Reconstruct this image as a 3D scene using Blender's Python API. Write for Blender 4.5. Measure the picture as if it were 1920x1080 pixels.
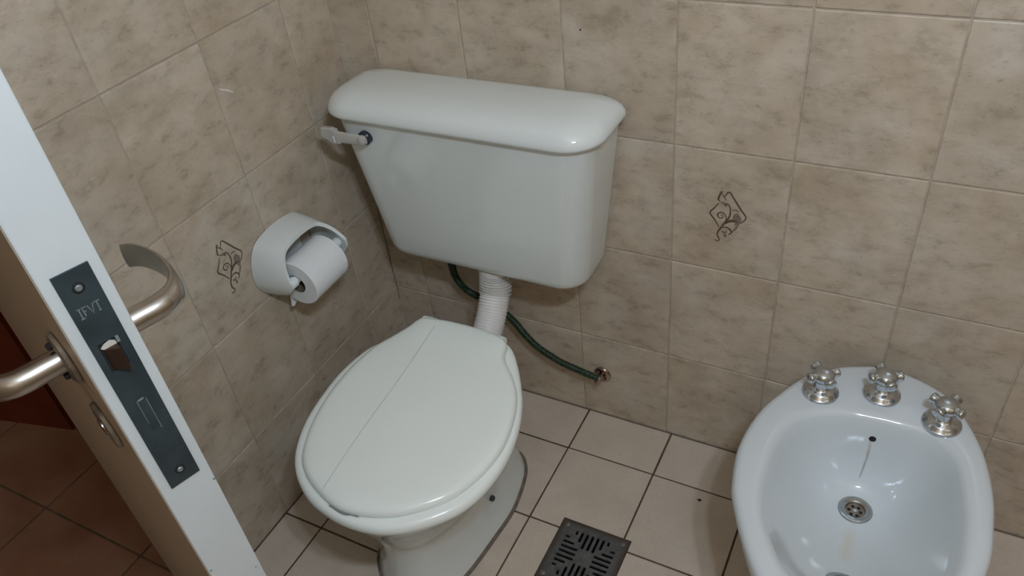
import bpy, bmesh, math, random
from mathutils import Vector, Matrix
from mathutils.bvhtree import BVHTree
random.seed(7)
for o in list(bpy.data.objects): bpy.data.objects.remove(o)
S = bpy.context.scene
COL = S.collection
R = math.radians

# ------------------------------------------------------------------ camera
CAM = Vector((1.06478, -1.19165, 1.42842)); FPX = 1500.32
RIGHT = Vector((0.88604, 0.45236, -0.10150)); DOWN = Vector((0.21221, -0.59037, -0.77873)); FWD = Vector((-0.41219, 0.66845, -0.61909))
cd = bpy.data.cameras.new('camera'); cam = bpy.data.objects.new('camera', cd); COL.objects.link(cam)
cd.sensor_width = 36.0; cd.lens = 36.0 * FPX / 1920.0; cd.clip_start = 0.02
up, back = -DOWN, -FWD
cam.matrix_world = Matrix(((RIGHT.x, up.x, back.x, CAM.x), (RIGHT.y, up.y, back.y, CAM.y), (RIGHT.z, up.z, back.z, CAM.z), (0, 0, 0, 1)))
S.camera = cam
# ------------------------------------------------------------------ world, lamps, exposure
W = bpy.data.worlds.new('world'); S.world = W; W.use_nodes = True
W.node_tree.nodes['Background'].inputs[0].default_value = (0.75, 0.85, 1.0, 1); W.node_tree.nodes['Background'].inputs[1].default_value = 0.01
def lamp(loc, power, radius, col):
    l = bpy.data.lights.new('bulb_or_fill', 'POINT'); l.energy = power; l.shadow_soft_size = radius; l.color = col
    o = bpy.data.objects.new('bulb_or_fill', l); COL.objects.link(o); o.location = loc
lamp((1.24, -1.17, 1.89), 22.0, 0.028, (0.675, 0.805, 0.99))
lamp((1.35, -1.12, 1.89), 22.0, 0.028, (0.675, 0.805, 0.99))
lamp((-1.35, -1.55, 2.10), 10.0, 0.06, (1.0, 0.90, 0.78))      # added unseen fill light, brightens the hall floor and the door's hall side
S.view_settings.view_transform = 'Standard'; S.view_settings.look = 'None'; S.view_settings.exposure = 0.0; S.view_settings.gamma = 1.0
S.view_settings.use_curve_mapping = False

def ray(u, v): return RIGHT * ((u - 960) / FPX) + DOWN * ((v - 540) / FPX) + FWD
def on(axis, val, u, v):
    d = ray(u, v); return CAM + d * ((val - CAM[axis]) / d[axis])

# ------------------------------------------------------------------ materials
class NT:
    def __init__(s, name):
        s.m = bpy.data.materials.new(name); s.m.use_nodes = True; s.t = s.m.node_tree; s.b = s.t.nodes['Principled BSDF']
    def n(s, typ, **k):
        x = s.t.nodes.new(typ)
        for a, v in k.items(): setattr(x, a, v)
        return x
    def l(s, a, b): s.t.links.new(a, b)
    def ramp(s, fac, stops):
        r = s.n('ShaderNodeValToRGB'); e = r.color_ramp.elements
        while len(e) < len(stops): e.new(0.5)
        for i, (p, c) in enumerate(stops): e[i].position = p; e[i].color = (*c, 1)
        s.l(fac, r.inputs[0]); return r.outputs[0]
    def mix(s, fac, a, b, mode='MIX'):
        m = s.n('ShaderNodeMix', data_type='RGBA', blend_type=mode)
        for i, v in ((0, fac), (6, a), (7, b)):
            if hasattr(v, 'type') and hasattr(v, 'links'): s.l(v, m.inputs[i])
            else: m.inputs[i].default_value = v if i == 0 else (*v, 1)
        return m.outputs[2]
    def noise(s, vec, scale, detail=3, rough=0.55, dist=0.0):
        x = s.n('ShaderNodeTexNoise'); x.inputs['Scale'].default_value = scale; x.inputs['Detail'].default_value = detail
        x.inputs['Roughness'].default_value = rough; x.inputs['Distortion'].default_value = dist
        if vec is not None: s.l(vec, x.inputs['Vector'])
        return x.outputs['Fac']
    def objvec(s, scale=(1, 1, 1), rnd=True):
        tc = s.n('ShaderNodeTexCoord'); v = tc.outputs['Object']
        if rnd:
            oi = s.n('ShaderNodeObjectInfo'); ma = s.n('ShaderNodeMath', operation='MULTIPLY'); ma.inputs[1].default_value = 37.0
            s.l(oi.outputs['Random'], ma.inputs[0]); ad = s.n('ShaderNodeVectorMath', operation='ADD'); s.l(v, ad.inputs[0]); s.l(ma.outputs[0], ad.inputs[1]); v = ad.outputs[0]
        if scale != (1, 1, 1):
            mp = s.n('ShaderNodeVectorMath', operation='MULTIPLY'); s.l(v, mp.inputs[0]); mp.inputs[1].default_value = scale; v = mp.outputs[0]
        return v
    def bump(s, h, strength, dist=0.001):
        b = s.n('ShaderNodeBump'); b.inputs['Strength'].default_value = strength; b.inputs['Distance'].default_value = dist
        s.l(h, b.inputs['Height']); s.l(b.outputs[0], s.b.inputs['Normal'])
    def set(s, col=None, rough=None, metal=None, spec=None, coat=None, trans=None):
        I = s.b.inputs
        if col is not None:
            if isinstance(col, tuple): I['Base Color'].default_value = (*col, 1)
            else: s.l(col, I['Base Color'])
        if rough is not None:
            if isinstance(rough, (int, float)): I['Roughness'].default_value = rough
            else: s.l(rough, I['Roughness'])
        if metal is not None: I['Metallic'].default_value = metal
        if spec is not None: I['Specular IOR Level'].default_value = spec
        if coat is not None: I['Coat Weight'].default_value = coat; I['Coat Roughness'].default_value = 0.05
        if trans is not None: I['Transmission Weight'].default_value = trans
        return s.m

def plain(name, col, rough=0.5, metal=0.0, vary=0.06, scale=30, spec=0.5, bump=0.0, **k):
    s = NT(name); v = s.objvec(); f = s.noise(v, scale)
    a = tuple(c * (1 - vary) for c in col); b = tuple(min(1, c * (1 + vary)) for c in col)
    s.set(s.ramp(f, [(0.3, a), (0.7, b)]), rough, metal, spec, **k)
    if bump: s.bump(f, bump)
    return s.m

def wall_tile_mat():      # tile axes: x right, y up, z out
    s = NT('beige_wall_tile'); v = s.objvec(); vh = s.objvec((1, 1.7, 1))
    big = s.noise(v, 10, 3, 0.55, 0.5); mid = s.noise(vh, 24, 6, 0.66, 0.1); fine = s.noise(vh, 95, 4, 0.6, 0.15); spk = s.noise(vh, 80, 3, 0.55, 0.2); hue = s.noise(v, 6, 2)
    c = s.ramp(big, [(0.28, (0.450, 0.360, 0.258)), (0.5, (0.535, 0.445, 0.337)), (0.74, (0.60, 0.516, 0.410))])
    c = s.mix(s.ramp(hue, [(0.42, (0, 0, 0)), (0.68, (0.55, 0.55, 0.55))]), c, s.mix(1.0, c, (0.92, 0.96, 1.02), 'MULTIPLY'))
    c = s.mix(0.9, c, s.ramp(mid, [(0.30, (0.76, 0.745, 0.72)), (0.52, (1, 1, 1)), (0.72, (1.08, 1.08, 1.08))]), 'MULTIPLY')
    c = s.mix(0.6, c, s.ramp(fine, [(0.26, (0.62, 0.59, 0.55)), (0.42, (1, 1, 1))]), 'MULTIPLY')
    c = s.mix(s.ramp(spk, [(0.64, (0, 0, 0)), (0.80, (0.45, 0.45, 0.45))]), c, (0.66, 0.61, 0.54))
    oi = s.n('ShaderNodeObjectInfo'); mr = s.n('ShaderNodeMapRange'); mr.inputs[3].default_value = 0.95; mr.inputs[4].default_value = 1.05
    s.l(oi.outputs['Random'], mr.inputs[0]); c = s.mix(1.0, c, mr.outputs[0], 'MULTIPLY')
    rg = s.n('ShaderNodeMapRange'); rg.inputs[3].default_value = 0.18; rg.inputs[4].default_value = 0.42; s.l(mid, rg.inputs[0])
    s.set(c, rg.outputs[0], spec=0.45); s.bump(mid, 0.14, 0.0006); return s.m
def floor_tile_mat(name, a, b, rl=0.28, rh=0.5, sc=9):
    s = NT(name); v = s.objvec(); big = s.noise(v, sc, 5, 0.6, 0.3); fine = s.noise(v, 160, 2)
    c = s.ramp(big, [(0.3, a), (0.7, b)]); c = s.mix(0.12, c, s.ramp(fine, [(0.35, (0.5, 0.5, 0.5)), (0.65, (1, 1, 1))]), 'MULTIPLY')
    rg = s.n('ShaderNodeMapRange'); rg.inputs[3].default_value = rl; rg.inputs[4].default_value = rh; s.l(big, rg.inputs[0])
    s.set(c, rg.outputs[0], spec=0.4); s.bump(fine, 0.06, 0.0005); return s.m
M = {}
M['wtile'] = wall_tile_mat()
M['ftile'] = floor_tile_mat('beige_floor_tile', (0.54, 0.452, 0.360), (0.63, 0.535, 0.435))
M['htile'] = floor_tile_mat('terracotta_hall_tile', (0.20, 0.085, 0.045), (0.27, 0.15, 0.09), 0.4, 0.6, 5)
M['wgrout'] = plain('wall_grout', (0.46, 0.39, 0.31), 0.85, vary=0.15, scale=60)
M['fgrout'] = plain('dark_floor_grout', (0.095, 0.062, 0.037), 0.9, vary=0.4, scale=40)
M['paint'] = plain('ceiling_paint', (0.66, 0.59, 0.49), 0.8, vary=0.02)
M['plainwall'] = plain('far_wall_tile', (0.42, 0.31, 0.195), 0.35, vary=0.12, scale=6)
M['ceramic'] = plain('white_ceramic', (0.72, 0.76, 0.735), 0.10, vary=0.012, scale=8, coat=0.3)
M['plastic'] = plain('white_plastic', (0.74, 0.79, 0.79), 0.20, vary=0.012, scale=8)
M['seatplastic'] = plain('white_seat_plastic', (0.82, 0.86, 0.81), 0.17, vary=0.012, scale=8)
M['pipe'] = plain('off_white_bellows', (0.74, 0.72, 0.68), 0.4, vary=0.04)
M['crack'] = plain('crack_grey', (0.20, 0.23, 0.23), 0.6)
M['seam'] = plain('seam_grey', (0.52, 0.56, 0.55), 0.5)
M['hose'] = None
M['chrome'] = plain('chrome', (0.60, 0.65, 0.70), 0.06, 1.0, vary=0.02)
M['steel'] = plain('dull_steel', (0.40, 0.42, 0.42), 0.22, 1.0, vary=0.06)
M['nickel'] = plain('brushed_nickel', (0.46, 0.43, 0.39), 0.27, 1.0, vary=0.08, scale=60)
M['pewter'] = plain('worn_pewter', (0.24, 0.20, 0.16), 0.5, 0.7, vary=0.35, scale=90, bump=0.3)
M['plate'] = plain('blued_steel_plate', (0.034, 0.052, 0.058), 0.38, 0.30, vary=0.25, scale=35)
M['platemark'] = plain('stamped_edge', (0.26, 0.30, 0.30), 0.4, 0.5, vary=0.2)
M['dark'] = plain('black_recess', (0.008, 0.007, 0.006), 0.8)
M['bolt'] = plain('dark_brown_bolt', (0.050, 0.026, 0.018), 0.4, 0.4, vary=0.3)
M['putty'] = plain('white_putty', (0.50, 0.47, 0.40), 0.8, vary=0.1)
M['door'] = plain('white_door_paint', (0.55, 0.585, 0.575), 0.42, vary=0.03, scale=14)
M['doorface'] = plain('cream_door_paint', (0.40, 0.335, 0.26), 0.5, vary=0.05, scale=10)
M['redwood'] = plain('red_brown_paint', (0.19, 0.036, 0.012), 0.5, vary=0.2, scale=8)
M['paper'] = plain('white_paper', (0.76, 0.77, 0.77), 0.95, vary=0.02, scale=120, bump=0.15)
M['card'] = plain('brown_cardboard', (0.16, 0.11, 0.075), 0.9)
M['navy'] = plain('navy_plastic', (0.020, 0.024, 0.045), 0.3)
M['leverpl'] = plain('milky_clear_plastic', (0.60, 0.58, 0.53), 0.22, vary=0.05, trans=0.25)
M['brass'] = plain('tarnished_chrome', (0.44, 0.35, 0.30), 0.18, 1.0, vary=0.2)
M['motif'] = plain('brown_print', (0.105, 0.075, 0.048), 0.35, vary=0.25, scale=150)
M['motiflt'] = plain('pale_brown_print', (0.20, 0.158, 0.118), 0.35, vary=0.15, scale=150)
M['motifwt'] = plain('white_print', (0.52, 0.47, 0.40), 0.35)
M['seal'] = plain('dirty_sealant', (0.16, 0.125, 0.095), 0.8, vary=0.3, scale=50)
M['scuff'] = plain('white_scratch', (0.90, 0.88, 0.84), 0.35)
def grate_mat():
    s = NT('rusty_dark_metal'); v = s.objvec(); f = s.noise(v, 45, 4, 0.65); tc = s.n('ShaderNodeTexCoord'); sx = s.n('ShaderNodeSeparateXYZ'); s.l(tc.outputs['Object'], sx.inputs[0])
    mx = []
    for i in (0, 1):
        a = s.n('ShaderNodeMath', operation='ABSOLUTE'); s.l(sx.outputs[i], a.inputs[0]); mx.append(a)
    m = s.n('ShaderNodeMath', operation='MAXIMUM'); s.l(mx[0].outputs[0], m.inputs[0]); s.l(mx[1].outputs[0], m.inputs[1])
    ad = s.n('ShaderNodeMath', operation='MULTIPLY_ADD'); ad.inputs[1].default_value = 0.03; s.l(f, ad.inputs[0]); s.l(m.outputs[0], ad.inputs[2])
    e = s.ramp(ad.outputs[0], [(0.076, (0, 0, 0)), (0.088, (1, 1, 1))])
    c = s.mix(e, s.ramp(f, [(0.35, (0.10, 0.10, 0.10)), (0.65, (0.17, 0.17, 0.165))]), (0.085, 0.058, 0.040))
    s.set(c, 0.5, 0.55); s.bump(f, 0.3); return s.m
M['grate'] = grate_mat()
def hose_mat():
    s = NT('green_braided_hose'); v = s.objvec(rnd=False); f = s.noise(v, 420, 2)
    s.set(s.ramp(f, [(0.42, (0.005, 0.009, 0.005)), (0.56, (0.013, 0.044, 0.018)), (0.76, (0.10, 0.17, 0.095))]), 0.35); return s.m
M['hose'] = hose_mat()
def bidet_mat():      # ceramic with limescale stains that have their own shape
    s = NT('stained_white_ceramic'); base = (0.63, 0.675, 0.69); c = None
    tc = s.n('ShaderNodeTexCoord'); c = base
    for (p, q, w, col, amt) in STAINS:
        p, q = Vector((p[0], p[1], 0)), Vector((q[0], q[1], 0)); mid = (p + q) / 2; d = q - p
        fl2 = s.n('ShaderNodeVectorMath', operation='MULTIPLY'); s.l(tc.outputs['Object'], fl2.inputs[0]); fl2.inputs[1].default_value = (1, 1, 0)
        su = s.n('ShaderNodeVectorMath', operation='SUBTRACT'); s.l(fl2.outputs[0], su.inputs[0]); su.inputs[1].default_value = mid
        dn = d.normalized()
        dt = s.n('ShaderNodeVectorMath', operation='DOT_PRODUCT'); s.l(su.outputs[0], dt.inputs[0]); dt.inputs[1].default_value = dn
        ln = s.n('ShaderNodeVectorMath', operation='LENGTH'); s.l(su.outputs[0], ln.inputs[0])
        def mth(op, a, b=None, cc=None):
            m = s.n('ShaderNodeMath', operation=op)
            for i, x in enumerate((a, b, cc)):
                if x is None: continue
                if isinstance(x, (int, float)): m.inputs[i].default_value = x
                else: s.l(x, m.inputs[i])
            return m.outputs[0]
        t2 = mth('MULTIPLY', dt.outputs['Value'], dt.outputs['Value']); l2 = mth('MULTIPLY', ln.outputs['Value'], ln.outputs['Value'])
        wob = s.noise(tc.outputs['Object'], 60, 3)
        perp = mth('DIVIDE', mth('SQRT', mth('MAXIMUM', mth('SUBTRACT', l2, t2), 0.0)), mth('MULTIPLY_ADD', wob, w * 1.2, w * 0.4))
        along = mth('DIVIDE', mth('ABSOLUTE', dt.outputs['Value']), d.length / 2)
        f1 = s.n('ShaderNodeMapRange', interpolation_type='SMOOTHSTEP'); f1.inputs[1].default_value = 1.0; f1.inputs[2].default_value = 0.0; s.l(perp, f1.inputs[0])
        f2 = s.n('ShaderNodeMapRange', interpolation_type='SMOOTHSTEP'); f2.inputs[1].default_value = 1.1; f2.inputs[2].default_value = 0.45; s.l(along, f2.inputs[0])
        c = s.mix(mth('MULTIPLY', mth('MULTIPLY', f1.outputs[0], f2.outputs[0]), amt), c, col)
    s.set(c, 0.09, coat=0.3); return s.m

# ------------------------------------------------------------------ mesh helpers
def smooth(me, ang=38):
    for p in me.polygons: p.use_smooth = True
    me.set_sharp_from_angle(angle=R(ang))
def mk(name, verts, faces, mat, parent=None, base=(0, 0, 0), sm=True, ang=38):
    b = Vector(base); me = bpy.data.meshes.new(name); me.from_pydata([Vector(v) - b for v in verts], [], faces); me.update()
    bm = bmesh.new(); bm.from_mesh(me); bmesh.ops.recalc_face_normals(bm, faces=bm.faces); bm.to_mesh(me); bm.free()
    if sm: smooth(me, ang)
    o = bpy.data.objects.new(name, me); COL.objects.link(o); me.materials.append(M[mat] if isinstance(mat, str) else mat)
    if parent: o.parent = parent
    return o
def thing(name, loc, label, cat, group=None):
    e = bpy.data.objects.new(name, None); COL.objects.link(e); e.location = loc; e.empty_display_size = 0.05
    e['label'] = label; e['category'] = cat
    if group: e['group'] = group
    return e
def loft(rings, cap0=True, cap1=True, wrap=False):
    n = len(rings[0]); V = [v for r in rings for v in r]; F = []; m = len(rings)
    for i in range(m if wrap else m - 1):
        j = (i + 1) % m
        for k in range(n):
            l = (k + 1) % n; F.append((i * n + k, i * n + l, j * n + l, j * n + k))
    if not wrap:
        if cap0: F.append(tuple(range(n - 1, -1, -1)))
        if cap1: F.append(tuple((m - 1) * n + k for k in range(n)))
    return V, F
def lathe(prof, c, axis='z', n=40, cap0=True, cap1=True):
    rings = []
    for r, h in prof:
        g = []
        for k in range(n):
            a = 2 * math.pi * k / n; x, y = max(r, 1e-5) * math.cos(a), max(r, 1e-5) * math.sin(a)
            p = {'z': (x, y, h), 'y': (x, h, y), 'x': (h, x, y)}[axis]
            g.append(Vector(c) + Vector(p))
        rings.append(g)
    return loft(rings, cap0, cap1)
def box(x0, x1, y0, y1, z0, z1):
    V = [(x, y, z) for z in (z0, z1) for y in (y0, y1) for x in (x0, x1)]
    return V, [(0, 2, 3, 1), (4, 5, 7, 6), (0, 1, 5, 4), (2, 6, 7, 3), (0, 4, 6, 2), (1, 3, 7, 5)]
def add_bevel(o, w, seg=2):
    b = o.modifiers.new('bevel', 'BEVEL'); b.width = w; b.segments = seg; b.limit_method = 'ANGLE'; b.angle_limit = R(35)
def catmull(P, n, closed=True):
    P = [Vector(p) for p in P]; m = len(P); out = []; segs = m if closed else m - 1
    fine = []
    for i in range(segs):
        if closed: p0, p1, p2, p3 = P[i - 1], P[i], P[(i + 1) % m], P[(i + 2) % m]
        else: p0, p1, p2, p3 = P[max(i - 1, 0)], P[i], P[i + 1], P[min(i + 2, m - 1)]
        for k in range(16):
            t = k / 16; fine.append(0.5 * ((2 * p1) + (p2 - p0) * t + (2 * p0 - 5 * p1 + 4 * p2 - p3) * t * t + (3 * p1 - p0 - 3 * p2 + p3) * t ** 3))
    if closed: fine.append(fine[0].copy())
    else: fine.append(P[-1].copy())
    L = [0]
    for a, b in zip(fine, fine[1:]): L.append(L[-1] + (b - a).length)
    cnt = n if closed else n - 1; j = 0
    for k in range(n):
        s = L[-1] * k / cnt
        while j < len(L) - 2 and L[j + 1] < s: j += 1
        f = (s - L[j]) / max(L[j + 1] - L[j], 1e-9); out.append(fine[j].lerp(fine[j + 1], min(max(f, 0), 1)))
    return out
def polar(P, c, n):
    """star-shaped outline resampled at n equal angles round c"""
    P = [Vector((p[0], p[1])) for p in catmull([(x, y, 0) for x, y in P], 400)]; c = Vector(c); out = []
    A = [(math.atan2(p.y - c.y, p.x - c.x), (p - c).length) for p in P]
    A.sort(); A = [(A[-1][0] - 2 * math.pi, A[-1][1])] + A + [(A[0][0] + 2 * math.pi, A[0][1])]; j = 0
    for k in range(n):
        a = -math.pi + 2 * math.pi * k / n
        while A[j + 1][0] < a: j += 1
        f = (a - A[j][0]) / max(A[j + 1][0] - A[j][0], 1e-9); r = A[j][1] + f * (A[j + 1][1] - A[j][1])
        out.append(Vector((c.x + r * math.cos(a), c.y + r * math.sin(a))))
    return out
def inset(P, d):
    n = len(P); out = []
    for k in range(n):
        t = (P[(k + 1) % n] - P[k - 1]).normalized(); out.append(P[k] + Vector((-t.y, t.x)) * d)   # ccw outline: left = inward
    return out
def up3(P, z): return [Vector((p.x, p.y, z)) for p in P]
def sweep(path, prof, n=16, upv=None, caps=True):
    """prof: list of (rx, ry) per path point or a function(i)"""
    P = [Vector(p) for p in path]; rings = []; ref = Vector(upv) if upv else None
    T = [(P[min(i + 1, len(P) - 1)] - P[max(i - 1, 0)]).normalized() for i in range(len(P))]
    u = ref or (T[0].orthogonal())
    for i, p in enumerate(P):
        if ref: u = ref
        u = (u - T[i] * u.dot(T[i])).normalized(); w = T[i].cross(u); rx, ry = prof(i) if callable(prof) else prof[i]; g = []
        for k in range(n):
            a = 2 * math.pi * k / n; g.append(p + u * (rx * math.cos(a)) + w * (ry * math.sin(a)))
        rings.append(g)
    return loft(rings, caps, caps)
def join(*parts):
    V, F = [], []
    for v, f in parts:
        o = len(V); V += list(v); F += [tuple(i + o for i in q) for q in f]
    return V, F
def rrect(x0, x1, y0, y1, rb, rf, n=10):
    """plan outline, ccw; rb = radius at the wall side (y1), rf = radius at the front (y0)"""
    out = []
    for cx, cy, r, a0 in ((x1 - rf, y0 + rf, rf, -90), (x1 - rb, y1 - rb, rb, 0), (x0 + rb, y1 - rb, rb, 90), (x0 + rf, y0 + rf, rf, 180)):
        for k in range(n + 1):
            a = R(a0 + 90 * k / n); out.append(Vector((cx + r * math.cos(a), cy + r * math.sin(a))))
    return out
def cells(x0, x1, y0, y1, holes, z0, z1):
    """slab with axis-aligned rectangular holes"""
    X = sorted({x0, x1} | {min(max(h[i], x0), x1) for h in holes for i in (0, 1)}); Y = sorted({y0, y1} | {min(max(h[i], y0), y1) for h in holes for i in (2, 3)})
    bm = bmesh.new(); vs = {}
    def vv(i, j):
        if (i, j) not in vs: vs[(i, j)] = bm.verts.new((X[i], Y[j], z1))
        return vs[(i, j)]
    for i in range(len(X) - 1):
        for j in range(len(Y) - 1):
            cx, cy = (X[i] + X[i + 1]) / 2, (Y[j] + Y[j + 1]) / 2
            if any(h[0] < cx < h[1] and h[2] < cy < h[3] for h in holes): continue
            bm.faces.new((vv(i, j), vv(i + 1, j), vv(i + 1, j + 1), vv(i, j + 1)))
    g = bmesh.ops.extrude_face_region(bm, geom=bm.faces[:]); 
    for e in g['geom']:
        if isinstance(e, bmesh.types.BMVert): e.co.z = z0
    bmesh.ops.recalc_face_normals(bm, faces=bm.faces); bm.verts.index_update()
    V = [v.co.copy() for v in bm.verts]; F = [tuple(v.index for v in f.verts) for f in bm.faces]; bm.free(); return V, F
def slab_tile(w, h, t, bev=0.0016):
    """tile centred at the origin, front face at z=0 looking +z, with eased edges"""
    a, b = w / 2, h / 2; r = []
    for d, z in ((0, -t), (0, -bev), (bev * 0.3, -bev * 0.3), (bev, 0)):
        r.append([Vector((-a + d, -b + d, z)), Vector((a - d, -b + d, z)), Vector((a - d, b - d, z)), Vector((-a + d, b - d, z))])
    return loft(r)
TILECACHE = {}
def tile(name, w, h, mat, parent, mw, gap, t=0.007):
    """mw: matrix taking tile axes (x right, y up, z out) to the parent's space"""
    key = (name, round(w, 4), round(h, 4), mat)
    if key not in TILECACHE:
        V, F = slab_tile(w - gap, h - gap, t); me = bpy.data.meshes.new(name)
        me.from_pydata(V, [], F); me.update(); me.materials.append(M[mat]); TILECACHE[key] = me
    o = bpy.data.objects.new(name, TILECACHE[key]); COL.objects.link(o); o.parent = parent; o.matrix_local = mw; return o
def struct(o): o['kind'] = 'structure'; return o

# ------------------------------------------------------------------ room shell
XR, YF, ZC = 2.05, -1.75, 2.45
TX0, TZ0, TH, TW = 0.0918, 0.2416, 0.2491, 0.2000
YL0 = -0.1237
REC = 0.0018
wb = struct(mk('wall_back', *box(-0.10, XR + 0.1, REC, 0.12, -0.05, ZC), 'wgrout', sm=False))
Z = [0.0] + [TZ0 + TH * k for k in range(9)] + [ZC]
Xb = [-0.0025] + [TX0 + TW * k for k in range(10)] + [XR]
btile = {}
for r in range(len(Z) - 1):
    for c in range(len(Xb) - 1):
        w, h = Xb[c + 1] - Xb[c], Z[r + 1] - Z[r]
        dv = random.uniform(-0.0003, 0.0003)
        mw = Matrix.Translation(((Xb[c] + Xb[c + 1]) / 2, dv, (Z[r] + Z[r + 1]) / 2)) @ Matrix(((1, 0, 0, 0), (0, 0, -1, 0), (0, 1, 0, 0), (0, 0, 0, 1)))
        btile[(c, r)] = tile('wall_tile', w, h, 'wtile', wb, mw, 0.0026)
YEND = -0.760
wl = struct(mk('wall_left', *box(-0.08, -REC, YEND, REC, -0.05, ZC), 'wgrout', sm=False))
Yl = [0.0025] + [YL0 - 0.2001 * k for k in range(4)] + [YEND]
ltile = {}
for r in range(len(Z) - 1):
    for c in range(len(Yl) - 1):
        w, h = Yl[c] - Yl[c + 1], Z[r + 1] - Z[r]; dv = random.uniform(-0.0003, 0.0003)
        mw = Matrix.Translation((dv, (Yl[c] + Yl[c + 1]) / 2, (Z[r] + Z[r + 1]) / 2)) @ Matrix(((0, 0, 1, 0), (1, 0, 0, 0), (0, 1, 0, 0), (0, 0, 0, 1)))
        ltile[(c, r)] = tile('wall_tile', w, h, 'wtile', wl, mw, 0.0026)
struct(mk('wall_left_entrance', *box(-0.08, 0, YF, -1.42, -0.05, ZC), 'plainwall', sm=False))
struct(mk('wall_left_lintel', *box(-0.08, 0, -1.42, YEND, 2.06, ZC), 'plainwall', sm=False))
struct(mk('wall_right', *box(XR, XR + 0.1, YF, 0, -0.05, ZC), 'plainwall', sm=False))
struct(mk('wall_front', *box(-0.08, XR + 0.1, YF - 0.1, YF, -0.05, ZC), 'plainwall', sm=False))
struct(mk('ceiling', *box(-0.10, XR + 0.1, YF - 0.1, 0.12, ZC, ZC + 0.1), 'paint', sm=False))
# floor: tiles 20 x 20, cut round the drain
DX0, DX1, DY0, DY1 = 0.572, 0.7195, -0.4495, -0.302
FP, FAX, FYP = 0.2018, 0.5025, -0.126
fl = struct(mk('floor', *cells(-0.04, XR, YF, 0.0, [(DX0, DX1, DY0, DY1)], -0.12, -0.0018), 'fgrout', sm=False))
Xf = [0.0] + [FAX + FP * k for k in range(-2, 8)] + [XR]
Yf = [0.0, FYP] + [FYP - FP * k for k in range(1, 8)] + [YF]
G = 0.0042
for i in range(len(Xf) - 1):
    for j in range(len(Yf) - 1):
        x0, x1, y1, y0 = Xf[i], Xf[i + 1], Yf[j], Yf[j + 1]
        if x1 > DX0 and x0 < DX1 and y1 > DY0 and y0 < DY1:
            V, F = cells(x0 + G / 2, x1 - G / 2, y0 + G / 2, y1 - G / 2, [(DX0 - .001, DX1 + .001, DY0 - .001, DY1 + .001)], -0.008, 0.0)
            c = ((x0 + x1) / 2, (y0 + y1) / 2, 0); o = mk('floor_tile', V, F, 'ftile', fl, c, sm=False); o.location = c
        else:
            tile('floor_tile', x1 - x0, y1 - y0, 'ftile', fl, Matrix.Translation(((x0 + x1) / 2, (y0 + y1) / 2, random.uniform(-.0003, .0003))), G)
# hall beyond the doorway
fh = struct(mk('floor_hall', *box(-2.2, -0.04, -2.2, 0.4, -0.06, -0.002), 'fgrout', sm=False))
HX = [-0.2265 - 0.315 * k for k in range(-1, 6)]; HX[0] = -0.0415
HY = [-0.7435 + 0.315 * k for k in range(3, -5, -1)]
for i in range(len(HX) - 1):
    for j in range(len(HY) - 1):
        tile('hall_tile', HX[i] - HX[i + 1], HY[j] - HY[j + 1], 'htile', fh, Matrix.Translation(((HX[i] + HX[i + 1]) / 2, (HY[j] + HY[j + 1]) / 2, 0)), 0.0045)
def obox(p, q, t, z0, z1):      # wall piece from p to q in plan, thickness t to the back
    p, q = Vector((*p, 0)), Vector((*q, 0)); d = (q - p).normalized(); n_ = Vector((d.y, -d.x, 0)) * t
    V = [v + Vector((0, 0, z)) for z in (z0, z1) for v in (p, q, p + n_, q + n_)]
    return V, box(0, 1, 0, 1, 0, 1)[1]
hd_ = Vector((-0.22, -0.052)).normalized(); h0 = Vector((-0.688, -0.550))
struct(mk('wall_hall', *obox(tuple(h0), tuple(h0 + hd_ * 1.5), .08, 0.0, ZC), 'redwood', sm=False))
h1 = h0 - hd_ * .016
struct(mk('trim_1', *obox(tuple(h1 - hd_ * .57), tuple(h1), .07, 0.0, ZC), 'redwood', sm=False))
struct(mk('wall_hall_end', *box(-2.3, -2.2, -2.2, 0.4, 0.0, ZC), 'plainwall', sm=False))
struct(mk('ceiling_hall', *box(-2.3, -0.08, -2.2, 0.4, ZC, ZC + 0.1), 'paint', sm=False))

mk('dirty_joint', *box(0, .0011, -.0011, 0, .20, .50), 'fgrout', wl, sm=False)
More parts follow.
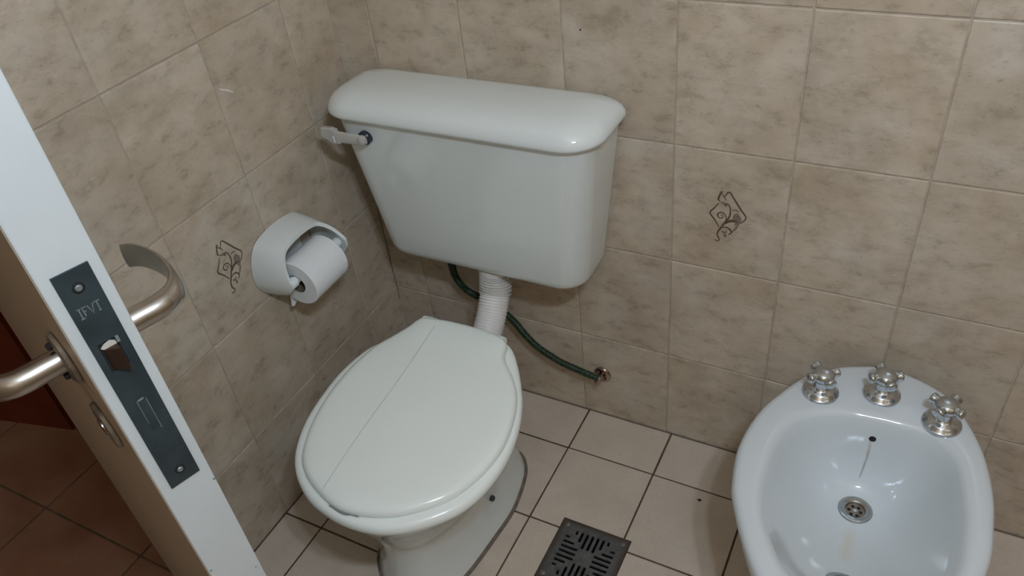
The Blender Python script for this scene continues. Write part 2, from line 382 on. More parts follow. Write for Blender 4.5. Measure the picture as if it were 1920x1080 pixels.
# printed diamond motif on two tiles
def zp(px): return [on(1, 0, 1300 + x / 8.307, 340 + y / 8.307) for x, y in px]
tc = Vector(((TX0 + 3.5 * TW), 0, (TZ0 + 1.5 * TH)))
def flat(px): return [Vector((p.x - tc.x, p.z - tc.z)) for p in zp(px)]
LINES = [([(470, 235), (500, 225), (560, 165), (640, 280), (740, 440), (820, 570), (740, 655)], .0024, 'motif'),
 ([(400, 335), (330, 410), (260, 485), (330, 590), (400, 710)], .0022, 'motif'),
 ([(535, 345), (570, 400), (580, 470), (562, 550), (500, 630), (430, 720), (385, 780), (375, 840), (405, 900), (375, 925), (325, 898)], .0026, 'motif'),
 ([(508, 610), (508, 550), (480, 500), (425, 482), (382, 505), (388, 550), (430, 572), (466, 550), (450, 518), (425, 528)], .0018, 'motif'),
 ([(610, 448), (670, 450), (715, 485)], .0020, 'motiflt'), ([(620, 575), (640, 530), (700, 500)], .0020, 'motiflt'),
 ([(500, 655), (560, 620), (620, 618), (690, 640)], .0040, 'motif'), ([(640, 660), (680, 700), (640, 755), (590, 790)], .0030, 'motiflt'),
 ([(450, 718), (520, 716), (575, 755), (592, 800), (545, 832)], .0024, 'motif'), ([(440, 770), (490, 800), (515, 770)], .0036, 'motiflt'), ([(490, 870), (500, 820)], .0044, 'motiflt'),
 ([(440, 150), (415, 210), (390, 280), (420, 305)], .0026, 'motif'), ([(460, 150), (450, 200), (490, 250), (510, 300)], .0022, 'motiflt'), ([(420, 320), (480, 345), (540, 350)], .0034, 'motiflt'),
 ([(490, 375), (530, 372)], .0030, 'motif'), ([(735, 500), (770, 550)], .0016, 'motifwt')]
BLOB = [(600, 600), (640, 540), (700, 510), (750, 580), (740, 650), (700, 690), (650, 650)]
def motif(parent):
    for mat in ('motif', 'motiflt', 'motifwt'):
        V, F = [], []
        for px, w, m_ in LINES:
            if m_ != mat: continue
            P = flat(px); C = catmull([(p.x, p.y, 0) for p in P], max(8, len(P) * 4), False); o = len(V)
            for i, p in enumerate(C):
                t = (C[min(i + 1, len(C) - 1)] - C[max(i - 1, 0)]).normalized(); nn = Vector((-t.y, t.x, 0)); ww = w * 1.35 * (0.55 + 0.45 * math.sin(math.pi * i / (len(C) - 1))) / 2
                V += [p + nn * ww + Vector((0, 0, .0003)), p - nn * ww + Vector((0, 0, .0003))]
                if i: F.append((o + 2 * i - 2, o + 2 * i - 1, o + 2 * i + 1, o + 2 * i))
        if mat == 'motiflt':
            o = len(V); B = flat(BLOB); V += [(p.x, p.y, .0002) for p in B]; F.append(tuple(range(o, o + len(B))))
        ob = mk('printed_motif', V, F, mat, parent, sm=False)
motif(btile[(4, 2)]); motif(ltile[(2, 2)])
# white scratch and pale specks on the tiles
def ribbon(P, w, nrm, lift=0.0004):
    P = [Vector(p) for p in P]; nrm = Vector(nrm); V, F = [], []
    for i, p in enumerate(P):
        t = (P[min(i + 1, len(P) - 1)] - P[max(i - 1, 0)]).normalized(); s_ = t.cross(nrm).normalized(); ww = w[i] / 2 if isinstance(w, list) else w / 2
        V += [p + s_ * ww + nrm * lift, p - s_ * ww + nrm * lift]
        if i: F.append((2 * i - 2, 2 * i - 1, 2 * i + 1, 2 * i))
    return V, F
mk('scratch', *ribbon([on(0, 0, u, v) for u, v in ((410, 166), (415, 168), (426, 169), (432, 171), (438, 173))], [.0008, .0022, .0022, .0018, .0008], (1, 0, 0)), 'scuff', wl, sm=False)
for u, v, r in ((1676, 517, .0022), (1653, 510, .0014), (1682, 483, .0014), (1700, 565, .0015), (1799, 571, .0018), (1568, 531, .0016), (1592, 531, .0016), (462, 474, .0016)):
    ax = 0 if u < 700 else 1; p = on(ax, 0, u, v); V, F = lathe([(r, 0), (r * .7, .0006)], (0, 0, 0), n=7)
    if ax == 1: V = [Vector((q.x, -q.z, q.y * 1.3)) + p for q in V]
    else: V = [Vector((q.z, q.x, q.y)) + p for q in V]
    mk('paint_speck', V, F, 'motifwt', wb if ax else wl, sm=False)
p = on(1, 0, 1088, 56); V, F = lathe([(.0016, 0), (.001, .0008)], (0, 0, 0), n=8); mk('paint_speck', [Vector((q.x, -q.z, q.y)) + p for q in V], F, 'dark', wb, sm=False)

# ------------------------------------------------------------------ door (hinged on the left wall, latch edge towards the camera)
DO = Vector((0.55657, -0.95073, 0)); D = bpy.data.objects.new('door_1', None); COL.objects.link(D); D.location = DO; D.rotation_euler = (0, 0, R(162.0))
D['kind'] = 'structure'; D['label'] = 'white painted door standing ajar, latch edge with steel lock plate facing forward'
HT = 0.0223
leaf = mk('door_leaf', *box(0, 0.606, -HT, HT, 0.008, 2.04), 'door', D, sm=False); add_bevel(leaf, 0.0015)
mk('door_skin', *box(0.0025, 0.605, HT, HT + 0.0006, 0.009, 2.039), 'doorface', leaf, sm=False)
for q in ((0.0, .0195, .772, .0013), (-0.0004, -.017, .735, .001), (0, .004, .727, .0018), (0, -.021, .872, .0015)):
    V, F = lathe([(q[3], 0), (q[3] * .6, -.0005)], (q[0], q[1], q[2]), 'x', 9); mk('paint_chip', V, F, 'crack', leaf, sm=False)
PZ0, PZ1 = 0.8925, 1.1235
pl = mk('lock_plate', *cells(-.0136, .0133, PZ0, PZ1, [(-.0062, .0082, 1.0300, 1.0580)], 0.0, .0016), 'plate', D, sm=False)
for v in pl.data.vertices: x, y, z = v.co; v.co = (-z, x, y)     # slab (x,y,z) -> edge plane (local -x out)
pl.data.flip_normals(); pl.data.update()
mk('latch_recess', *box(-.0004, -.0002, -.0062, .0082, 1.0300, 1.0580), 'dark', pl, sm=False)
for z in (1.1083, 0.9074):
    V, F = lathe([(.0046, 0), (.0046, -.0004), (.0030, -.0009)], (-.0016, 0, z), 'x', 20); s_ = mk('screw', V, F, 'dark', pl)
    V, F = lathe([(.0029, -.0006), (.0020, -.0018), (.0006, -.0018)], (-.0016, 0, z), 'x', 16); mk('screw_head', V, F, 'platemark', pl)
V = [(-.0006, .0060, 1.0525), (-.0006, -.0046, 1.0525), (-.0006, -.0046, 1.0310), (-.0006, .0060, 1.0310), (-.0025, .0055, 1.0525), (-.0110, -.0042, 1.0525), (-.0110, -.0042, 1.0310), (-.0025, .0055, 1.0310)]
lb = mk('latch_bolt', V, [(0, 1, 2, 3), (4, 7, 6, 5), (0, 4, 5, 1), (1, 5, 6, 2), (2, 6, 7, 3), (3, 7, 4, 0)], 'bolt', pl, sm=False); add_bevel(lb, .0008)
pts = [(.0072, 1.0535), (.0040, 1.0560), (-.0010, 1.0572), (-.0045, 1.0548), (-.0050, 1.0525), (.0060, 1.0526)]
V, F = loft([[Vector((-.0008, y, z)) for y, z in pts], [Vector((-.0028, y * .9, z)) for y, z in pts]]); mk('putty', V, F, 'putty', pl, sm=False)
V, F = box(-.0026, -.0016, -.0076, -.0052, 1.0525, 1.0580); mk('torn_lip', V, F, 'platemark', pl, sm=False)
# stamped letters and outline of the dead bolt
def stroke(pts, w=.0009): return ribbon([(-.0016, y, z) for y, z in pts], w, (-1, 0, 0), .0003)
ST = [[(.0085, 1.0925), (.0058, 1.0925)], [(.0072, 1.0925), (.0072, 1.0840)], [(.0086, 1.0838), (.0054, 1.0838)], [(.0048, 1.0930), (.0044, 1.0850)], [(.0048, 1.0925), (.0018, 1.0925)], [(.0044, 1.0890), (.0028, 1.0890)],
      [(.0010, 1.0925), (-.0010, 1.0845), (-.0030, 1.0925)], [(-.0036, 1.0925), (-.0082, 1.0925)], [(-.0059, 1.0925), (-.0059, 1.0845)], [(-.0048, 1.0843), (-.0070, 1.0843)]]
mk('stamped_letters', *join(*[stroke(s_) for s_ in ST]), 'platemark', pl, sm=False)
mk('dead_bolt', *box(-.0020, -.0004, -.0034, .0034, .9600, .9950), 'plate', pl, sm=False)
mk('dead_bolt_edge', *join(stroke([(.0036, .9945), (.0036, .9690)], .0006), stroke([(-.0036, .9930), (-.0036, .9585)], .0008), ribbon([(-.002, .0028, .9945), (-.002, -.0020, .9950)], .0022, (-1, 0, 0))), 'platemark', pl, sm=False)
def handle(sg):
    y0 = sg * HT; u0, z0 = 0.072, 1.014
    V, F = lathe([(.0235, 0), (.0245, sg * .002), (.0235, sg * .005), (.019, sg * .0065), (.0125, sg * .0065)], (u0, y0, z0), 'y', 40)
    if sg > 0:
        V2 = []
        for v in V: V2.append(v)
    h = mk('door_handle', *sweep(catmull([(u0, y0 + sg * .006, z0), (u0, y0 + sg * .020, z0), (u0, y0 + sg * .036, z0), (u0 + .003, y0 + sg * .048, z0), (u0 + .011, y0 + sg * .0575, z0), (u0 + .026, y0 + sg * .0635, z0), (u0 + .050, y0 + sg * .0665, z0), (u0 + .075, y0 + sg * .0645, z0), (u0 + .096, y0 + sg * .058, z0), (u0 + .104, y0 + sg * .050, z0)], 44, False),
        lambda i: (lambda f: (.0112 * (1 - f) + .0135 * f, .0112 * (1 - f) + .0045 * f))(min(max((i - 10) / 9, 0), 1)), 24, (0, 0, 1)), 'nickel', D, ang=50)
    r = mk('handle_rosette', V, F, 'pewter', h)
    V, F = lathe([(.0230, 0), (.0240, sg * .002), (.0225, sg * .005), (.0175, sg * .0055), (.0170, sg * .003), (.0090, sg * .003)], (u0, y0, .932), 'y', 40); k = mk('keyhole_rosette', V, F, 'pewter', D)
    V, F = lathe([(.0088, sg * .003), (.0088, sg * .0065), (.0075, sg * .007)], (u0, y0, .932), 'y', 24); mk('lock_cylinder', V, F, 'nickel', k)
    for du, dz in ((.0, .0165), (.0, -.0165)):
        V, F = lathe([(.0030, sg * .0066), (.0034, sg * .009), (.0022, sg * .0105)], (u0 + du, y0, z0 + dz), 'y', 14); mk('rosette_screw', V, F, 'dark', h)
handle(1); handle(-1)

# ------------------------------------------------------------------ cistern
TB = (0.34, -0.08, 0.45); tank = thing('toilet_cistern', TB, 'white ceramic toilet cistern hung on the tiled back wall', 'toilet tank')
def lerp(a, b, t): return a + (b - a) * t
rings = []
for z, ins in ((.4545, .034), (.4550, .022), (.4580, .012), (.4640, .005), (.4720, .0012), (.482, 0)) + tuple((.482 + .0354 * k, 0) for k in range(1, 10)):
    t = (z - .455) / .345
    x0, x1, y0 = lerp(.107, .080, t), lerp(.556, .600, t), lerp(-.126, -.167, t)
    rings.append(up3(rrect(x0 + ins, x1 - ins, y0 + ins, -.002 - ins * .2, .012, .050), z))
mk('tank_body', *loft(rings), 'ceramic', tank, TB)
rings = []
lx0, lx1, ly0 = .063, .617, -.180
for ins, z in ((.010, .7955), (.003, .7965), (0, .800), (.0, .804), (.0015, .810), (.006, .818), (.014, .8255), (.026, .8315), (.045, .8355), (.07, .8370)):
    rings.append(up3(rrect(lx0 + ins, lx1 - ins, ly0 + ins, -.002 - ins * .5, .034, max(.066 - ins * .6, .02)), z - max(0, .0)))
for rg in rings:
    for v in rg: v.z -= .30 * max(0, (v.y + .06) / .06) * max(0, v.z - .803)
mk('tank_lid', *loft(rings), 'ceramic', tank, TB, ang=60)
# flush lever
ly = -.164
V, F = lathe([(.0135, .004), (.0135, -.006), (.0110, -.009), (.004, -.010)], (.160, ly, .760), 'y', 28); mk('lever_rosette', V, F, 'navy', tank, TB)
V, F = lathe([(.0090, -.008), (.0090, -.018), (.006, -.020)], (.160, ly, .760), 'y', 24); lv = mk('flush_lever', *join((V, F), sweep([(.170, ly - .013, .7600), (.160, ly - .014, .7600), (.140, ly - .0155, .7605), (.118, ly - .017, .7615), (.104, ly - .018, .762)], [(.006, .003), (.0105, .0035), (.0112, .0035), (.0120, .0035), (.0125, .0038)], 14, (0, 0, 1))), 'leverpl', tank, TB)
pp = [(.112, .7485), (.108, .7755), (.098, .7785), (.0745, .7765), (.0690, .7600), (.098, .7465)]
V, F = loft([[Vector((x, ly - .0125, z)) for x, z in pp], [Vector((x, ly - .0195, z)) for x, z in pp], [Vector((.0885 + (x - .0885) * .9, ly - .021, .762 + (z - .762) * .9)) for x, z in pp]])
pd = mk('lever_paddle', V, F, 'leverpl', lv, sm=False); pd.location = (0, 0, 0)
for v in pd.data.vertices: v.co -= Vector(TB)
mk('paddle_ridge', [Vector(v) - Vector(TB) for v in box(.1005, .1030, ly - .0225, ly - .020, .7510, .7640)[0]], box(0, 1, 0, 1, 0, 1)[1], 'plastic', lv, sm=False)

# corrugated flush pipe
PB = (.345, -.09, .36); fp = thing('flush_pipe', PB, 'off-white corrugated flush pipe between the cistern and the toilet pan', 'pipe')
pth = catmull([(.345, -.082, .4535), (.345, -.083, .425), (.346, -.094, .392), (.348, -.122, .355), (.350, -.150, .331), (.351, -.171, .317)], 170, False)
def bell(i):
    s_ = i / 169
    if s_ < .10: r = .0285
    else: r = .0300 + (.0042 * (1 if (i % 8) < 3 else -.35) if s_ < .40 else .0010 + .0009 * (1 if (i % 7) < 3 else -.2))
    return (r, r)
mk('bellows', *sweep(pth, bell, 32), 'pipe', fp, PB, ang=70)
V, F = lathe([(.0, .0), (.034, 0), (.034, .012), (.030, .014), (.0, .014)], (.345, -.082, .4405), 'z', 32); mk('pipe_nut', V, F, 'pipe', fp, PB)

# green braided supply hose
HB = (.54, -.01, .13); hs = thing('supply_hose', HB, 'green braided water hose running from the wall outlet up to the cistern', 'hose')
hp = [on(1, -.032, u, v) for u, v in ((846, 492), (850, 508), (858, 525), (874, 543), (905, 561), (935, 578), (962, 601), (985, 628), (1010, 652), (1050, 678), (1085, 694))]
hp += [on(1, -.030, 1108, 704), on(1, -.028, 1122, 709)]
hp[0] += Vector((0, 0, .03)); hp = catmull(hp, 420, False)
mk('braided_hose', *sweep(hp, lambda i: (.0078 + .0009 * math.sin(i * 1.57),) * 2, 14), 'hose', hs, HB, ang=80)
sp = on(1, 0, 1130, 701)
V, F = lathe([(.0205, 0), (.0205, -.002), (.0185, -.0050), (.0130, -.007), (.0105, -.004), (.0085, -.004), (.0085, -.014), (.0060, -.016)], sp, 'y', 32); mk('wall_flange', V, F, 'brass', hs, HB)
e_ = hp[-1]
mk('hose_nut', *sweep(catmull([Vector((sp.x, -.010, sp.z)), Vector((sp.x, -.022, sp.z)), Vector((sp.x - .003, -.029, sp.z - .002)), e_ + Vector((.003, 0, 0)), e_ - Vector((.004, 0, 0))], 14, False), lambda i: (.0062, .0062), 14), 'brass', hs, HB)

# ------------------------------------------------------------------ toilet pan with seat
WB = (.352, -.40, 0); wc = thing('toilet', WB, 'white floor-standing toilet with closed cracked lid, below the cistern', 'toilet')
ZS = .405
SEATPX = [(802, 607), (787, 613), (767, 622), (737, 637), (690, 658), (640, 700), (600, 750), (570, 800), (554, 850), (555, 890), (573, 930), (600, 957), (640, 981), (690, 996), (740, 998), (800, 985), (860, 960), (910, 920), (950, 865), (972, 810), (980, 760), (978, 725), (972, 690), (962, 659), (944, 643), (900, 628), (850, 615), (820, 609)]
seat2 = [on(2, ZS, u, v) for u, v in SEATPX]; seat2 = [Vector((p.x, p.y)) for p in seat2]
cS = (.385, -.46); NS = 120
so = polar(seat2, cS, NS)
BASE = [(.300, -.188), (.352, -.183), (.404, -.188), (.430, -.212), (.446, -.250), (.459, -.327), (.455, -.401), (.443, -.504), (.420, -.560), (.385, -.592), (.345, -.600), (.305, -.580), (.268, -.546), (.253, -.515), (.246, -.45), (.245, -.34), (.257, -.250), (.274, -.212)]
cB = (.352, -.40); bo = polar(BASE, cB, NS)
bowl = inset(so, .014)
rings = []
for z, t, ins in ((.002, 1, -.003), (.010, 1, -.001), (.03, 1, .004), (.07, .985, .012), (.12, .95, .018), (.17, .88, .018), (.22, .74, .012), (.27, .54, .006), (.315, .32, .002), (.350, .14, 0), (.372, .04, 0), (.384, 0, .001), (.389, 0, .005), (.391, 0, .014)):
    b_ = inset(bo, ins); rings.append([Vector((*(bowl[k] * (1 - t) + b_[k] * t) , z)) if False else Vector(((bowl[k].x if t == 0 else bowl[k].x * (1 - t) + b_[k].x * t), (bowl[k].y * (1 - t) + b_[k].y * t), z)) for k in range(NS)])
mk('pan', *loft(rings), 'ceramic', wc, WB, ang=60)
V, F = sweep([(.351, -.27, .30), (.351, -.235, .30), (.351, -.206, .302), (.351, -.178, .312)], [(.052, .050), (.046, .044), (.041, .040), (.040, .039)], 32); mk('inlet', V, F, 'ceramic', wc, WB)
ro = [up3(inset(bo, d), z) for d, z in ((-.0085, .0005), (-.0075, .0035), (-.001, .006), (.006, .006))]; mk('sealant', *loft(ro, False, False), 'seal', wc, WB)
p = on(0, .452, 925, 935)
for sg in (1, -1):
    q = Vector((p.x if sg > 0 else .704 - p.x, p.y, p.z)); V, F = lathe([(.0060, -sg * .012), (.0060, sg * .0005), (.0045, sg * .0022), (.0025, sg * .0026)], q, 'x', 16); b_ = mk('fixing_bolt', V, F, 'plate', wc, WB)
# seat ring, lid, hinges
prof = [(.012, .3905), (.004, .392), (.0005, .397), (0, .403), (.0012, .409), (.005, .4135), (.011, .4150), (.030, .4150), (.070, .412), (.072, .3915)]
mk('seat', *loft([up3(inset(so, d), z) for d, z in prof], wrap=True), 'seatplastic', wc, WB, ang=60)
LIDPX = [(794, 599), (781, 605), (764, 618), (737, 634), (700, 656), (655, 696), (615, 745), (584, 800), (568, 850), (570, 882), (586, 912), (617, 945), (650, 962), (700, 970), (760, 966), (840, 940), (900, 896), (942, 845), (964, 790), (970, 745), (963, 712), (951, 686), (947, 668), (952, 650), (939, 635), (900, 620), (850, 607), (815, 601)]
lid2 = [on(2, .418, u, v) for u, v in LIDPX]; lo = polar([(p.x, p.y) for p in lid2], (.39, -.465), NS); lc = Vector((.39, -.465))
lr = [up3(inset(lo, .001), .4152), up3(lo, .4170), up3(inset(lo, .0004), .4215), up3(inset(lo, .003), .4262), up3(inset(lo, .008), .4290), up3(inset(lo, .015), .4305)]
l15 = inset(lo, .015)
for f, z in ((.85, .4312), (.65, .4322), (.4, .4330), (.2, .4334), (.03, .4335)): lr.append([Vector((lc.x + (p.x - lc.x) * f, lc.y + (p.y - lc.y) * f, z)) for p in l15])
LV, LF = loft(lr); lid = mk('lid', LV, LF, 'seatplastic', wc, WB, ang=60)
bv = BVHTree.FromPolygons([tuple(v) for v in LV], LF)
def drape(bvh, px):
    out = []
    for u, v in px:
        h = bvh.ray_cast(CAM, ray(u, v).normalized())
        if h[0] is not None: out.append(h[0])
    return out
seam = drape(bv, [(815 + (604 - 815) * k / 40, 611 + (918 - 611) * k / 40 + 3 * math.sin(k / 6)) for k in range(41)])
mk('seam', *ribbon(seam, .0013, (0, 0, 1), .0004), 'seam', lid, WB, sm=False)
crack = catmull([on(2, .4165, u, v) for u, v in ((616, 948), (625, 952), (636, 959), (648, 964), (660, 965), (673, 970))], 20, False)
mk('crack', *ribbon(crack, [.0008 + .0034 * math.sin(math.pi * i / 19) ** .6 for i in range(20)], (0, 0, 1), .0008), 'crack', lid, WB, sm=False)
for hx, hy in ((.285, -.247), (.430, -.247)):
    V, F = lathe([(.013, -.018), (.014, -.008), (.014, .008), (.013, .018)], (hx, hy, .408), 'x', 20); mk('hinge', V, F, 'seatplastic', wc, WB)

# ------------------------------------------------------------------ bidet
BB = (1.095, -.30, 0); bd = thing('bidet', BB, 'white ceramic bidet with three chrome taps, against the back wall', 'bidet')
ZB = .380
BPX = [(1373, 900), (1375, 940), (1395, 1020), (1420, 1080)]
BO = [(1.087, -.030), (1.020, -.056), (.980, -.088), (.943, -.151), (.918, -.215), (.907, -.295), (.917, -.373), (.930, -.411), (.963, -.478), (.993, -.522), (1.040, -.562), (1.100, -.580), (1.165, -.566), (1.220, -.520), (1.258, -.450), (1.278, -.372), (1.280, -.304), (1.276, -.245), (1.261, -.175), (1.235, -.114), (1.200, -.064), (1.148, -.037)]
BI = [(1.100, -.156), (1.050, -.163), (.996, -.188), (.966, -.236), (.957, -.310), (.964, -.392), (.992, -.456), (1.030, -.502), (1.095, -.526), (1.160, -.512), (1.210, -.470), (1.240, -.414), (1.246, -.338), (1.242, -.280), (1.226, -.205), (1.192, -.165), (1.150, -.155)]
dc = Vector((1.101, -.240)); NB = 120
ob = polar(BO, (1.1, -.30), NB); ib = polar(BI, (1.1, -.30), NB)
bb = polar([(1.1, -.02), (1.0, -.03), (.985, -.12), (.985, -.30), (1.0, -.42), (1.05, -.50), (1.1, -.515), (1.15, -.50), (1.2, -.42), (1.215, -.30), (1.215, -.12), (1.2, -.03)], (1.1, -.30), NB)
rings = []
for z, t, ins in ((.001, 1, -.006), (.02, 1, 0), (.08, .97, .004), (.16, .85, .004), (.23, .6, .002), (.29, .3, 0), (.33, .1, 0), (.352, .02, .001), (.366, 0, 0), (.373, 0, .0015), (.378, 0, .006), (.380, 0, .013)):
    o2, b2 = inset(ob, ins), inset(bb, ins); rings.append([Vector((o2[k].x * (1 - t) + b2[k].x * t, o2[k].y * (1 - t) + b2[k].y * t, z)) for k in range(NB)])
rings.append(up3(inset(ib, -.012), .3802)); rings.append(up3(inset(ib, -.004), .3790)); rings.append(up3(inset(ib, .002), .3755)); 
i5 = inset(ib, .006); rings.append(up3(i5, .3700))
ZD = .231
for f in (.93, .86, .78, .70, .62, .54, .46, .38, .30, .23, .17, .12):
    z = ZD + (.370 - ZD) * f ** 2.35
    row = []
    for k, p in enumerate(i5):
        q = Vector((p.x - dc.x, p.y - dc.y)); w_ = (1 - f) ** 1.3; r_ = q.length * f * (1 - w_) + (.165 * f + .008) * w_; q = q.normalized() * r_
        row.append(Vector((dc.x + q.x, dc.y + q.y, z)))
    rings.append(row)
circ = [Vector((dc.x + .017 * (p.x - dc.x) / Vector((p.x - dc.x, p.y - dc.y)).length, dc.y + .017 * (p.y - dc.y) / Vector((p.x - dc.x, p.y - dc.y)).length, ZD)) for p in i5]
rings.append(circ); rings.append([Vector((dc.x + (p.x - dc.x) * .95, dc.y + (p.y - dc.y) * .95, ZD - .012)) for p in circ])
BV_, BF_ = loft(rings); bvb = BVHTree.FromPolygons([tuple(v) for v in BV_], BF_)
jet = drape(bvb, [(1636, 824)])[0]; st1 = drape(bvb, [(1634, 830), (1610, 898)]); st2 = drape(bvb, [(1597, 988), (1582, 1058)]); st0 = drape(bvb, [(1634, 828), (1624, 858)])
L_ = lambda p: tuple(Vector(p) - Vector(BB))
STAINS = [(L_(st0[0]), L_(st0[1]), .0045, (0.50, 0.44, 0.29), .65), (L_(st1[0]), L_(st1[1]), .0026, (0.25, 0.26, 0.25), .75), (L_(st2[0]), L_(st2[1]), .016, (0.62, 0.57, 0.45), .6)]
M['bidet'] = bidet_mat()
mk('basin', BV_, BF_, 'bidet', bd, BB, ang=60)
def at_surface(px):
    h = bvb.ray_cast(CAM, ray(*px).normalized()); return h[0], (h[1] if h[1].z > 0 else -h[1])
def oriented(V, pos, nrm):
    q = Vector((0, 0, 1)).rotation_difference(nrm); return [q @ Vector(v) + pos for v in V]
jp, jn = at_surface((1636, 823)); V, F = lathe([(.0058, -.002), (.0058, .0004), (.0050, .0007), (.002, .0008)], (0, 0, 0), n=20); mk('jet_hole', oriented(V, jp, jn), F, 'dark', bd, BB)
def waste(pos, nrm, s_=1.0, nm='drain_ring'):
    V, F = lathe([(.0275 * s_, -.002), (.0278 * s_, .0012), (.0262 * s_, .0030), (.0200 * s_, .0030), (.0165 * s_, .0010), (.0160 * s_, -.004)], (0, 0, 0), n=44, cap0=False, cap1=False); r = mk(nm, oriented(V, pos, nrm), F, 'steel', bd, BB)
    V, F = lathe([(.0158 * s_, -.0036), (.0158 * s_, -.0030)], (0, 0, 0), n=32); mk('strainer', oriented(V, pos, nrm), F, 'pewter', r, BB)
    P = []
    for k in range(6):
        a = k * math.pi / 3; P.append(lathe([(.0030 * s_, -.003), (.0028 * s_, -.0026)], (.0095 * s_ * math.cos(a), .0095 * s_ * math.sin(a), 0), n=12))
    V, F = join(*P); mk('strainer_holes', oriented(V, pos, nrm), F, 'dark', r, BB)
    V, F = lathe([(.0038 * s_, -.003), (.0034 * s_, -.0014), (.0015 * s_, -.0010)], (0, 0, 0), n=18); mk('strainer_screw', oriented(V, pos, nrm), F, 'chrome', r, BB)
waste(Vector((dc.x, dc.y, ZD + .0005)), Vector((0, 0, 1)))
op, on_ = at_surface((1582, 1093)); on_ = on_.normalized(); waste(op + on_ * .001, on_, .95, 'overflow_ring')
# chrome cross-head taps
def tap(x, y, rot):
    P = [lathe([(.0300, 0), (.0305, .002), (.0295, .0045), (.0265, .0065), (.0250, .0090), (.0215, .0120), (.0165, .0135), (.0140, .0160), (.0120, .0190)], (x, y, .3795), n=44)]
    t = mk('tap_flange', *P[0], 'chrome', bd, BB, ang=30)
    V, F = lathe([(.0125, .018), (.0115, .026), (.0130, .034), (.0125, .040)], (x, y, .3795), n=28); mk('tap_stem', V, F, 'chrome', t, (0, 0, 0)).location = (0, 0, 0)
    st = t.children[-1]
    for v in st.data.vertices: v.co -= Vector(BB)
    parts = [lathe([(.0135, .032), (.0180, .035), (.0190, .040), (.0180, .046), (.0135, .0505), (.006, .0522), (.001, .0525)], (x, y, .3795), n=28)]
    for k in range(4):
        a = rot + k * math.pi / 2; d = Vector((math.cos(a), math.sin(a), 0)); c = Vector((x, y, .3795 + .0415))
        parts.append(sweep([c + d * s_ for s_ in (.008, .013, .017, .0205, .0235, .0260, .0278, .0285)], [(.0095, .0105), (.0085, .0095), (.0078, .0086), (.0084, .0092), (.0095, .0102), (.0090, .0098), (.0060, .007), (.0015, .0015)], 16, (0, 0, 1)))
    V, F = join(*parts); h = mk('tap_handle', V, F, 'chrome', t, BB, ang=50)
tap(1.005, -.134, R(40)); tap(1.099, -.103, R(28)); tap(1.194, -.136, R(62))

# ------------------------------------------------------------------ paper holder and roll
PHB = (0.0, -.31, .50); ph = thing('paper_holder', PHB, 'white hooded toilet paper holder fixed to the left tiled wall', 'paper holder')
y0, y1, zb, zt = -.388, -.213, .510, .621
sec = catmull([(y0 + .012, zb, 0), (y0 + .002, zb + .025, 0), (y0 + .003, zb + .055, 0), (y0 + .015, zt - .026, 0), (y0 + .038, zt - .007, 0), ((y0 + y1) / 2, zt, 0), (y1 - .038, zt - .007, 0), (y1 - .015, zt - .026, 0), (y1 - .003, zb + .055, 0), (y1 - .002, zb + .025, 0), (y1 - .012, zb, 0)], 61, False)
def hood(off):
    rows = []
    for s_ in (0, .08, .3, .55, .8, .93, 1.0):
        row = []
        for k, p in enumerate(sec):
            e = k / 60; c_ = abs(e - .5) * 2            # 0 at the crown, 1 at the cheek bottoms
            xo = .062 + (.019 if e < .5 else .036) * min(1, max(0, (c_ - .30) / .40)) ** 1.2 - .030 * max(0, (c_ - .78) / .22) ** 2
            cy, cz = (y0 + y1) / 2, .545; yy, zz = p.x, p.y
            fl_ = 1.0 - .085 * s_ ** 2.2 + .02 * (1 - s_) ** 3; yy = cy + (yy - cy) * (fl_ - off / .087); zz = cz + (zz - cz) * (fl_ - off / .06 if zz > cz else 1)
            row.append(Vector((.001 + xo * s_, yy, zz)))
        rows.append(row)
    return rows
A, Bq = hood(0), hood(.006); V = [v for r in A for v in r] + [v for r in Bq for v in r]; F = []; n_ = 61; m_ = 7; o_ = n_ * m_
for i in range(m_ - 1):
    for k in range(n_ - 1):
        F.append((i * n_ + k, i * n_ + k + 1, (i + 1) * n_ + k + 1, (i + 1) * n_ + k)); F.append((o_ + i * n_ + k, o_ + (i + 1) * n_ + k, o_ + (i + 1) * n_ + k + 1, o_ + i * n_ + k + 1))
for k in range(n_ - 1): F.append(((m_ - 1) * n_ + k, (m_ - 1) * n_ + k + 1, o_ + (m_ - 1) * n_ + k + 1, o_ + (m_ - 1) * n_ + k))
for i in range(m_ - 1):
    for k in (0, n_ - 1): F.append((i * n_ + k, (i + 1) * n_ + k, o_ + (i + 1) * n_ + k, o_ + i * n_ + k))
hd = mk('hood', V, F, 'ceramic', ph, PHB, ang=70)
mk('back_plate', *box(.0005, .006, y0 + .040, y1 - .040, zb + .010, zt - .040), 'ceramic', ph, PHB, sm=False)
RC = Vector((.078, -.3095, .547)); RR = .0475; RL = .049
V, F = lathe([(.008, -.070), (.0105, -.069), (.0110, -.053), (.0085, -.051), (.0085, .051), (.0110, .053), (.0105, .082), (.008, .084)], RC, 'y', 24); mk('roller', V, F, 'plastic', ph, PHB)
rl = thing('toilet_roll', RC, 'white toilet paper roll held under the hooded wall holder', 'toilet paper')
cz_ = -.0095       # the core hangs on the roller
pc = RC + Vector((0, 0, cz_))
V, F = lathe([(.0195, -RL), (RR - .0015, -RL), (RR, -RL + .0015), (RR, RL - .0015), (RR - .0015, RL), (.0195, RL)], pc, 'y', 64, False, False); mk('paper', V, F, 'paper', rl, RC, ang=30)
V, F = lathe([(.0196, -RL + .0004), (.0182, -RL + .0004), (.0182, RL - .0004), (.0196, RL - .0004)], pc, 'y', 40, False, False); mk('cardboard_core', V, F, 'card', rl, RC, ang=30)
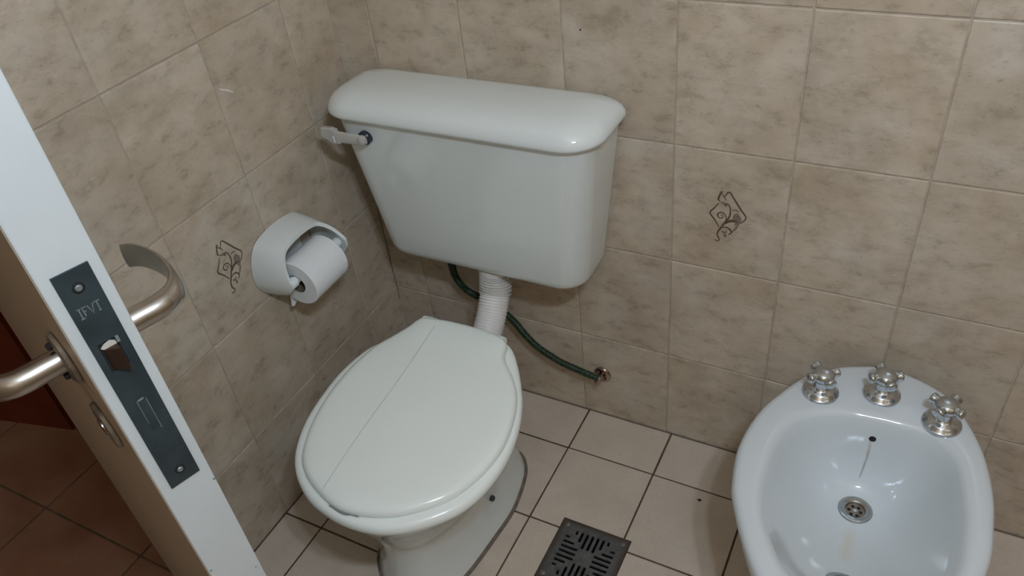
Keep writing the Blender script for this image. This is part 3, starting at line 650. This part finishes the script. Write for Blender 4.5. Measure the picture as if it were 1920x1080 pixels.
tl = [pc + Vector((-.030, -RL, -.038)), pc + Vector((-.034, -RL, -.056)), pc + Vector((-.036, -RL, -.066))]
V, F = [], []
for i, p in enumerate(tl):
    wdt = (.035, .025, .004)[i]; V += [p, p + Vector((0.003, wdt, 0)), p + Vector((.0006, 0, 0)), p + Vector((.0036, wdt, 0))]
    if i: b_ = 4 * i; F += [(b_ - 4, b_ - 3, b_ + 1, b_), (b_ - 2, b_ + 2, b_ + 3, b_ - 1), (b_ - 4, b_, b_ + 2, b_ - 2), (b_ - 3, b_ - 1, b_ + 3, b_ + 1)]
mk('loose_end', V, F, 'paper', rl, RC, sm=False)

# ------------------------------------------------------------------ floor drain
dcx, dcy = (DX0 + DX1) / 2, (DY0 + DY1) / 2; GB = (dcx, dcy, -.006); fd = thing('floor_drain', GB, 'square dark metal floor drain grate with slots, set in the floor tiles', 'drain')
holes = []
for k in range(-3, 4):
    ln = {0: .036, 1: .036, 2: .024, 3: .010}[abs(k)]; c_ = k * .0115; hw = .0028 if abs(k) < 3 else .0024
    for s_ in (1, -1):
        a, b_ = sorted((s_ * .054, s_ * (.054 - ln))); holes.append((c_ - hw, c_ + hw, a, b_)); holes.append((a, b_, c_ - hw, c_ + hw))
h2 = .0735; V, F = cells(-h2, h2, -h2, h2, holes, -.0035, .0012); gr = mk('grate', [Vector(v) + Vector((dcx, dcy, 0)) for v in V], F, 'grate', fd, GB, sm=False); gr.location = (0, 0, 0.006)
for v in gr.data.vertices: v.co = v.co + Vector((0, 0, -.006))
for sx in (-1, 1):
    for sy in (-1, 1):
        V, F = lathe([(.0052, .0010), (.0050, .0024), (.0034, .0030), (.0028, .0016), (.001, .0014)], (dcx + sx * .061, dcy + sy * .061, 0), n=18); mk('drain_screw', V, F, 'pewter', gr, (dcx, dcy, 0))
mk('drain_pit', *join(box(DX0, DX1, DY0, DY1, -.12, -.10), box(DX0, DX0 + .003, DY0, DY1, -.10, -.004), box(DX1 - .003, DX1, DY0, DY1, -.10, -.004), box(DX0, DX1, DY0, DY0 + .003, -.10, -.004), box(DX0, DX1, DY1 - .003, DY1, -.10, -.004)), 'dark', fd, GB, sm=False)
p = on(2, 0, 1312, 938); cr = [(0.004, .001), (.001, .004), (-.003, .002), (-.007, .0002), (-.003, -.002), (.001, -.003)]
V, F = loft([[p + Vector((x, y, 0)) for x, y in cr], [p + Vector((x * .7, y * .7, .0015)) for x, y in cr]])
db = mk('debris_crumb', V, F, 'dark', None, p); db.location = p; db['label'] = 'tiny dark crumb lying on the floor tile beside the bidet'; db['category'] = 'crumb'
